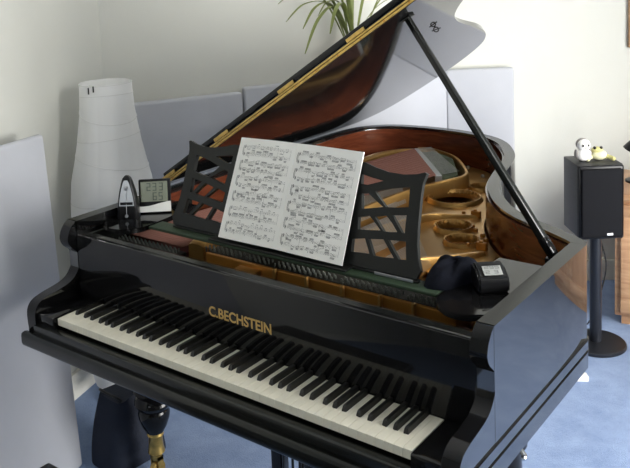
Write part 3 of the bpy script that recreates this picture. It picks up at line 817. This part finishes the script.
bm = new(); lathe(bm, [(.105, 0), (.105, .012), (.03, .02), (.012, .03), (.012, .60), (.022, .62), (.022, .70), (.03, .72), (.034, .78), (.02, .82)], (lc.x, lc.y, FL), 20)
box(bm, lc.x-.104, lc.x+.104, lc.y-.003, lc.y+.003, .575, .581); tube(bm, [(lc.x, lc.y, .05), (lc.x, lc.y, .578)], .004, 6)
link('lamp_stand', bm, M['whiteplastic'], lamp, smooth=True)
bm = new()
for k in (0, 1):
    a = math.radians(282+12*k); r = .1075
    box(bm, lc.x+r*math.cos(a)-.002, lc.x+r*math.cos(a)+.002, lc.y+r*math.sin(a)-.002, lc.y+r*math.sin(a)+.002, .566+.008*k, .592+.006*k)
link('shade_clip', bm, M['dark'], lamp)

# ------------------------------------------------------------------ dark bag under the bass side
bm = new(); bc = Vector((-.225, .42, FL)); N, K = 36, 12; rows = []
for k in range(K+1):
    t = k/K; row = []
    for i in range(N):
        a = 2*PI*i/N; ct, st = math.cos(a), math.sin(a)
        ex = .55
        rx = .105*(1-.45*t**1.6)*(1+.05*math.sin(4*a+t*3)); ry = .125*(1-.35*t**1.6)*(1+.05*math.sin(3*a+2*t))
        row.append(bm.verts.new((bc.x+rx*abs(ct)**ex*(1 if ct > 0 else -1), bc.y+ry*abs(st)**ex*(1 if st > 0 else -1), FL+.001+.245*t*(1+.05*math.sin(2*a)))))
    rows.append(row)
for A1, B1 in zip(rows, rows[1:]):
    for i in range(N): bm.faces.new((A1[i], A1[(i+1) % N], B1[(i+1) % N], B1[i]))
bm.faces.new(rows[0][::-1]); bm.faces.new(rows[-1])
bag = tag(link('cloth_bag', bm, M['bagcloth'], smooth=True, angle=60), 'dark navy bag standing on the carpet beside the front left piano leg', 'bag')
bm = new(); tube(bm, [tuple(p) for p in spline([(bc.x-.04, bc.y-.05, FL+.235), (bc.x-.045, bc.y-.075, FL+.265), (bc.x+.0, bc.y-.09, FL+.275), (bc.x+.045, bc.y-.075, FL+.26), (bc.x+.04, bc.y-.05, FL+.235)], 6)], .005, 7)
link('handle', bm, M['leather'], bag, smooth=True)

# ------------------------------------------------------------------ bench in front of the keyboard
bn = thing('piano_bench', (.62, -.44, FL), 'black leather piano bench, its rear corner just visible in front of the bass keys', 'bench')
bm = new(); vs = box(bm, .272, .97, -.62, -.251, -.285, -.230, .012, 3); link('seat', bm, M['leather'], bn, smooth=True)
bm = new(); box(bm, .29, .95, -.60, -.27, -.345, -.285, .004); link('apron', bm, M['black'], bn, smooth=True)
for x in (.31, .93):
    for y in (-.58, -.29):
        bm = new(); lathe(bm, [(.016, FL), (.020, FL+.02), (.017, FL+.06), (.026, -.42), (.026, -.345)], (x, y, 0), 16); link('leg', bm, M['black'], bn, smooth=True)

# ------------------------------------------------------------------ loudspeaker on its stand, toys on top
sb = math.atan2(.6187, .7857)                          # direction of the front face
f0 = Vector((.893, 2.030)); fd = Vector((math.cos(sb), math.sin(sb))); fbk = Vector((-fd.y, fd.x))
ZT, ZB_ = .130, -.188; SW = .196; SD = .185
sm = Matrix.Translation((f0.x, f0.y, ZB_)) @ Matrix.Rotation(sb, 4, 'Z')
sp = thing('loudspeaker', (f0.x+fd.x*SW/2+fbk.x*SD/2, f0.y+fd.y*SW/2+fbk.y*SD/2, ZB_), 'black box loudspeaker with cloth grille on a slim stand before the bay wall', 'speaker')
bm = new(); vs = box(bm, 0, SW, .012, SD, 0, ZT-ZB_, .003); xf(vs, sm); link('cabinet', bm, M['ash'], sp, smooth=True)
bm = new(); vs = box(bm, .0005, SW-.0005, -.004, .0125, -.008, ZT-ZB_-.0005, .010, 3); xf(vs, sm); link('front_baffle', bm, M['plastic'], sp, smooth=True)
bm = new(); vs = box(bm, .010, SW-.010, -.014, -.004, .004, ZT-ZB_-.014, .008, 3); xf(vs, sm); link('grille', bm, M['grille'], sp, smooth=True)
bm = new(); vs = box(bm, SW*.60, SW*.60+.026, -.0165, -.0135, .012, .022, .001, 1); xf(vs, sm); link('badge', bm, M['badge'], sp)
sc_ = f0+fd*(SW/2+.020)+fbk*.115
st = thing('speaker_stand', (sc_.x, sc_.y, FL), 'slim black metal speaker stand with round base on the blue carpet', 'stand')
bm = new(); lathe(bm, [(.026, FL+.02), (.026, ZB_-.008)], (sc_.x, sc_.y, 0), 24); link('post', bm, M['standblack'], st, smooth=True)
bm = new(); lathe(bm, [(.128, FL), (.132, FL+.004), (.132, FL+.013), (.126, FL+.018), (.04, FL+.022)], (sc_.x, sc_.y, 0), 48); link('base', bm, M['standblack'], st, smooth=True)
bm = new(); vs = box(bm, -.075, .060, -.08, .08, ZB_-.009, ZB_-.001, .002); xf(vs, Matrix.Translation((sc_.x, sc_.y, 0)) @ Matrix.Rotation(sb, 4, 'Z')); link('top_plate', bm, M['standblack'], st)
def on_spk(u, v, z=0): p = f0+fd*u+fbk*v; return Vector((p.x, p.y, ZT+z))
cam_dir = math.atan2(-1.44-2.1, 2.06-.95)
def local(c, deg): return Matrix.Translation(c) @ Matrix.Rotation(deg, 4, 'Z')
# white chick: x axis of the toy faces the viewer
tc_ = on_spk(.052, .085, .0005); tw = thing('plush_chick', tc_, 'small white and grey plush chick sitting on the loudspeaker, left of the frog', 'toy')
tm = local(tc_, cam_dir+.45) @ Matrix.Scale(1.22, 4)
bm = new(); blob(bm, (0, 0, .024), .025, .026, .0245, 18, 14); xf(list(bm.verts), tm); link('body', bm, M['plushwhite'], tw, smooth=True)
bm = new(); blob(bm, (.002, 0, .058), .0225, .0235, .022, 18, 14); xf(list(bm.verts), tm); hd = link('head', bm, M['plushwhite'], tw, smooth=True)
bm = new(); blob(bm, (-.006, 0, .0605), .0205, .0242, .022, 18, 14); xf(list(bm.verts), tm); link('hood', bm, M['plushgrey'], hd, smooth=True)
for s in (-1, 1):
    bm = new(); blob(bm, (.021, .0095*s, .060), .004, .0046, .0052, 10, 8); xf(list(bm.verts), tm); link('eye', bm, M['dark'], hd, smooth=True)
    bm = new(); blob(bm, (-.003, .025*s, .026), .013, .006, .017, 12, 8); xf(list(bm.verts), tm); link('wing', bm, M['plushgrey'], tw, smooth=True)
bm = new(); lathe(bm, [(.004, 0), (.0025, .005), (.0005, .008)], (0, 0, 0), 8); xf(list(bm.verts), tm @ Matrix.Translation((.022, 0, .053)) @ Matrix.Rotation(PI/2, 4, 'Y')); link('beak', bm, M['plushyellow'], hd, smooth=True)
# frog, lying on its belly
fc = on_spk(.122, .090, .0005); fg = thing('plush_frog', fc, 'small olive and yellow plush frog sprawled on the loudspeaker beside the white chick', 'toy')
tm = local(fc, cam_dir+.3) @ Matrix.Scale(1.15, 4)
bm = new(); blob(bm, (0, 0, .020), .022, .030, .0195, 18, 12); xf(list(bm.verts), tm); link('body', bm, M['plushyellow'], fg, smooth=True)
bm = new(); blob(bm, (-.002, -.006, .038), .019, .022, .014, 16, 12); xf(list(bm.verts), tm); hd = link('head', bm, M['plushgreen'], fg, smooth=True)
for s in (-1, 1):
    bm = new(); blob(bm, (.008, -.006+.012*s, .049), .006, .006, .006, 10, 8); xf(list(bm.verts), tm); link('eye', bm, M['dark'], hd, smooth=True)
    bm = new(); tube(bm, [(0, .024*s, .016), (.008, .038*s, .012), (.018, .046*s, .009)], [.009, .008, .0085], 10); blob(bm, (.020, .047*s, .0085), .010, .009, .0083, 10, 8); xf(list(bm.verts), tm); link('arm', bm, M['plushgreen'] if s > 0 else M['plushyellow'], fg, smooth=True)
bm = new(); vs = box(bm, -.03, .03, -.02, .02, 0, .022, .004); xf(vs, Matrix.Translation((.962, 1.845, FL)) @ Matrix.Rotation(.6, 4, 'Z'))
tag(link('white_block', bm, M['whiteplastic'], smooth=True), 'tiny white block lying on the bright carpet beside the piano', 'block')
# speaker cable hanging behind the stand
bm = new(); p0 = on_spk(.12, SD+.004, -.10)
pth = spline([tuple(p0), (p0.x-.01, p0.y+.03, -.10), (p0.x+.02, p0.y+.06, -.25), (p0.x+.05, p0.y+.07, -.42), (p0.x-.02, p0.y+.08, FL+.06), (p0.x-.06, p0.y+.10, FL+.004)], 8)
tag(link('speaker_cable', (tube(bm, [tuple(p) for p in pth], .0035, 7), bm)[1], M['cable'], smooth=True), 'thin black cable drooping from the back of the loudspeaker', 'cable')

# ------------------------------------------------------------------ sideboard, lamp on it, picture
s0 = Vector((.925, 2.44)); sd = Vector((.966, .257)); sn = Vector((-sd.y, sd.x)); SL, SDp, SH = 1.30, .46, .645
smx = Matrix.Translation((s0.x, s0.y, FL)) @ Matrix.Rotation(math.atan2(sd.y, sd.x), 4, 'Z')
side = thing('wooden_sideboard', (s0.x+sd.x*SL/2+sn.x*SDp/2, s0.y+sd.y*SL/2+sn.y*SDp/2, FL), 'low light brown wooden sideboard at right edge beyond the loudspeaker', 'sideboard')
bm = new(); vs = box(bm, 0, SL, 0, SDp, .05, SH-.03, .006); vs += box(bm, .03, SL-.03, .03, SDp-.02, 0, .05); xf(vs, smx); link('carcass', bm, M['oak'], side, smooth=True)
bm = new(); vs = box(bm, -.012, SL+.012, -.015, SDp+.005, SH-.03, SH, .006); xf(vs, smx); link('top', bm, M['oak'], side, smooth=True)
for k in range(3):
    a, b = .02+k*(SL-.04)/3+.006, .02+(k+1)*(SL-.04)/3-.006
    bm = new(); z0, z1 = .07, SH-.05; fw = .06
    vs = []
    vs += box(bm, a, b, -.018, -.001, z0, z0+fw, .002); vs += box(bm, a, b, -.018, -.001, z1-fw, z1, .002)
    vs += box(bm, a, a+fw, -.018, -.001, z0+fw, z1-fw, .002); vs += box(bm, b-fw, b, -.018, -.001, z0+fw, z1-fw, .002)
    xf(vs, smx); dr = link('door', bm, M['oak'], side, smooth=True)
    bm = new(); vs = box(bm, a+fw, b-fw, -.010, -.002, z0+fw, z1-fw); xf(vs, smx); link('door_panel', bm, M['oakpanel'], dr)
    bm = new(); blob(bm, smx @ Vector((b-fw/2, -.028, (z0+z1)/2)), .011, .011, .011, 10, 8); link('knob', bm, M['brass'], dr, smooth=True)
lb = smx @ Vector((.095, .23, SH)); dl = thing('desk_lamp', lb, 'black desk lamp on the sideboard, only its shade tip at the right edge', 'lamp')
bm = new(); lathe(bm, [(.055, 0), (.055, .010), (.02, .018)], tuple(lb), 24); link('base', bm, M['plastic'], dl, smooth=True)
bm = new(); tube(bm, [tuple(lb+Vector((0, 0, .01))), tuple(lb+Vector((.02, 0, .12))), tuple(lb+Vector((.0, 0, .205)))], .005, 8); link('arm', bm, M['plastic'], dl, smooth=True)
bm = new(); tip = lb+Vector((-.006, 0, .205))
vs = lathe(bm, [(.016, 0), (.028, -.02), (.040, -.055), (.038, -.055), (.026, -.02), (.014, -.003)], (0, 0, 0), 24, caps=False)
xf(vs, Matrix.Translation(tip) @ Matrix.Rotation(math.radians(25), 4, 'Y')); vs = lathe(bm, [(.0165, -.002), (.012, .012), (.004, .016)], (0, 0, 0), 16); xf(vs, Matrix.Translation(tip) @ Matrix.Rotation(math.radians(25), 4, 'Y'))
link('lamp_shade', bm, M['plastic'], dl, smooth=True)

pa = B+wr*.980; pic = thing('framed_picture', (pa.x+wr.x*.25, pa.y+wr.y*.25, .53), 'wooden framed picture hanging on the bay wall at the upper right edge', 'picture')
pm = Matrix.Translation((pa.x+rn.x*.002, pa.y+rn.y*.002, .53)) @ Matrix.Rotation(math.atan2(wr.y, wr.x), 4, 'Z')
bm = new(); vs = []
for a in ((0, .5, 0, .035), (0, .5, .615, .65), (0, .035, .035, .615), (.465, .5, .035, .615)): vs += box(bm, a[0], a[1], -.022, 0, a[2], a[3], .003)
xf(vs, pm); link('frame', bm, M['frame'], pic, smooth=True)
bm = new(); vs = box(bm, .034, .466, -.012, -.002, .034, .616); xf(vs, pm); link('canvas', bm, M['canvas'], pic)

# ------------------------------------------------------------------ hanging plant behind the lid
hq = A+wb*1.19+wn*.135
hp = Vector((hq.x, hq.y, .505)); bk = thing('wall_shelf', (hq.x, hq.y, .482), 'small white wall shelf carrying the leafy plant behind the lid', 'shelf')
hm = Matrix.Translation((hq.x, hq.y, 0)) @ Matrix.Rotation(math.atan2(wb.y, wb.x), 4, 'Z')
bm = new(); vs = box(bm, -.11, .11, -.10, .133, .482, .504, .003); xf(vs, hm); link('shelf_board', bm, M['trim'], bk, smooth=True)
bm = new(); vs = box(bm, -.11, .11, .118, .133, .504, .545, .002); xf(vs, hm); link('back_rail', bm, M['trim'], bk, smooth=True)
plant = thing('potted_plant', tuple(hp), 'potted plant with long thin arching green leaves behind the raised lid', 'plant')
bm = new(); lathe(bm, [(.055, 0), (.060, .004), (.085, .11), (.090, .112), (.090, .135), (.083, .135), (.080, .112)], tuple(hp), 28); link('pot', bm, M['terracotta'], plant, smooth=True)
bm = new(); lathe(bm, [(.081, .1125), (.081, .120)], tuple(hp), 24); link('soil', bm, M['soil'], plant)
def leaf(tip, lift, w_=.011):
    b = Vector((hp.x+random.uniform(-.03, .03), hp.y+random.uniform(-.03, .03), hp.z+.118)); t = Vector(tip)
    mid1 = b.lerp(t, .35)+Vector((0, 0, lift)); mid2 = b.lerp(t, .72)+Vector((0, 0, lift*.75))
    path = spline([b, mid1, mid2, t], 6); bm = new(); rows = []
    n = len(path)
    for i, p in enumerate(path):
        d = (path[min(i+1, n-1)]-path[max(i-1, 0)]).normalized(); s = d.cross(Vector((0, 0, 1)))
        if s.length < 1e-3: s = Vector((1, 0, 0))
        s.normalize(); u = s.cross(d); k = w_*(math.sin(PI*min(1, (i+1.2)/(n*.55))/2) if i < n*.5 else 1-((i-n*.5)/(n*.5))**2*.97)
        rows.append([bm.verts.new(p-s*k), bm.verts.new(p-u*k*.35), bm.verts.new(p+s*k), bm.verts.new(p-u*k*.25-u*.0008)])
    for A1, B1 in zip(rows, rows[1:]):
        for j in range(4): bm.faces.new((A1[j], A1[(j+1) % 4], B1[(j+1) % 4], B1[j]))
    bm.faces.new(rows[0]); bm.faces.new(rows[-1][::-1])
    link('leaf', bm, M['leaf'], plant, smooth=True, angle=80)
def vp_pt(px, py, depth):
    d = F_+R_*((px-CAM['cx'])/CAM['f'])-U_*((py-CAM['cy'])/CAM['f']); return CAM['C']+d*depth
def wall_gap(p):       # distance in front of the back wall
    v = Vector((p[0], p[1]))-A; return v.dot(wn)
for (px, py, dep, lift) in ((286, 22, 3.70, .16), (303, 29, 3.72, .17), (305, 54, 3.66, .20), (278, 4, 3.75, .16), (318, 16, 3.85, .15), (300, -14, 3.72, .12), (330, -30, 3.9, .10), (352, -34, 3.9, .04), (372, -40, 3.85, .03), (395, -30, 3.9, .05), (424, -6, 3.9, .10), (440, 10, 3.85, .12), (410, -22, 3.8, .08), (346, -8, 3.7, .05), (330, 34, 3.75, .18)):
    leaf(vp_pt(px, py, dep), lift)

# ------------------------------------------------------------------ camera and render look
cd = bpy.data.cameras.new('camera'); co = bpy.data.objects.new('camera', cd); C.objects.link(co)
cd.sensor_fit = 'HORIZONTAL'; cd.sensor_width = 36; cd.lens = CAM['f']/630*36
cd.shift_x = (315-CAM['cx'])/630; cd.shift_y = (CAM['cy']-234)/630
cd.clip_start = .05
mw = Matrix((R_, U_, -F_)).transposed().to_4x4(); mw.translation = CAM['C']+Vector((0, 0, FZ)); co.matrix_world = mw
sc = bpy.context.scene; sc.camera = co
sc.view_settings.view_transform = 'Standard'; sc.view_settings.look = 'None'; sc.view_settings.gamma = 1; sc.view_settings.use_curve_mapping = False
sc.view_settings.exposure = 0.0
sc.cycles.max_bounces = 10; sc.cycles.diffuse_bounces = 6; sc.cycles.glossy_bounces = 6
sc.cycles.use_denoising = True
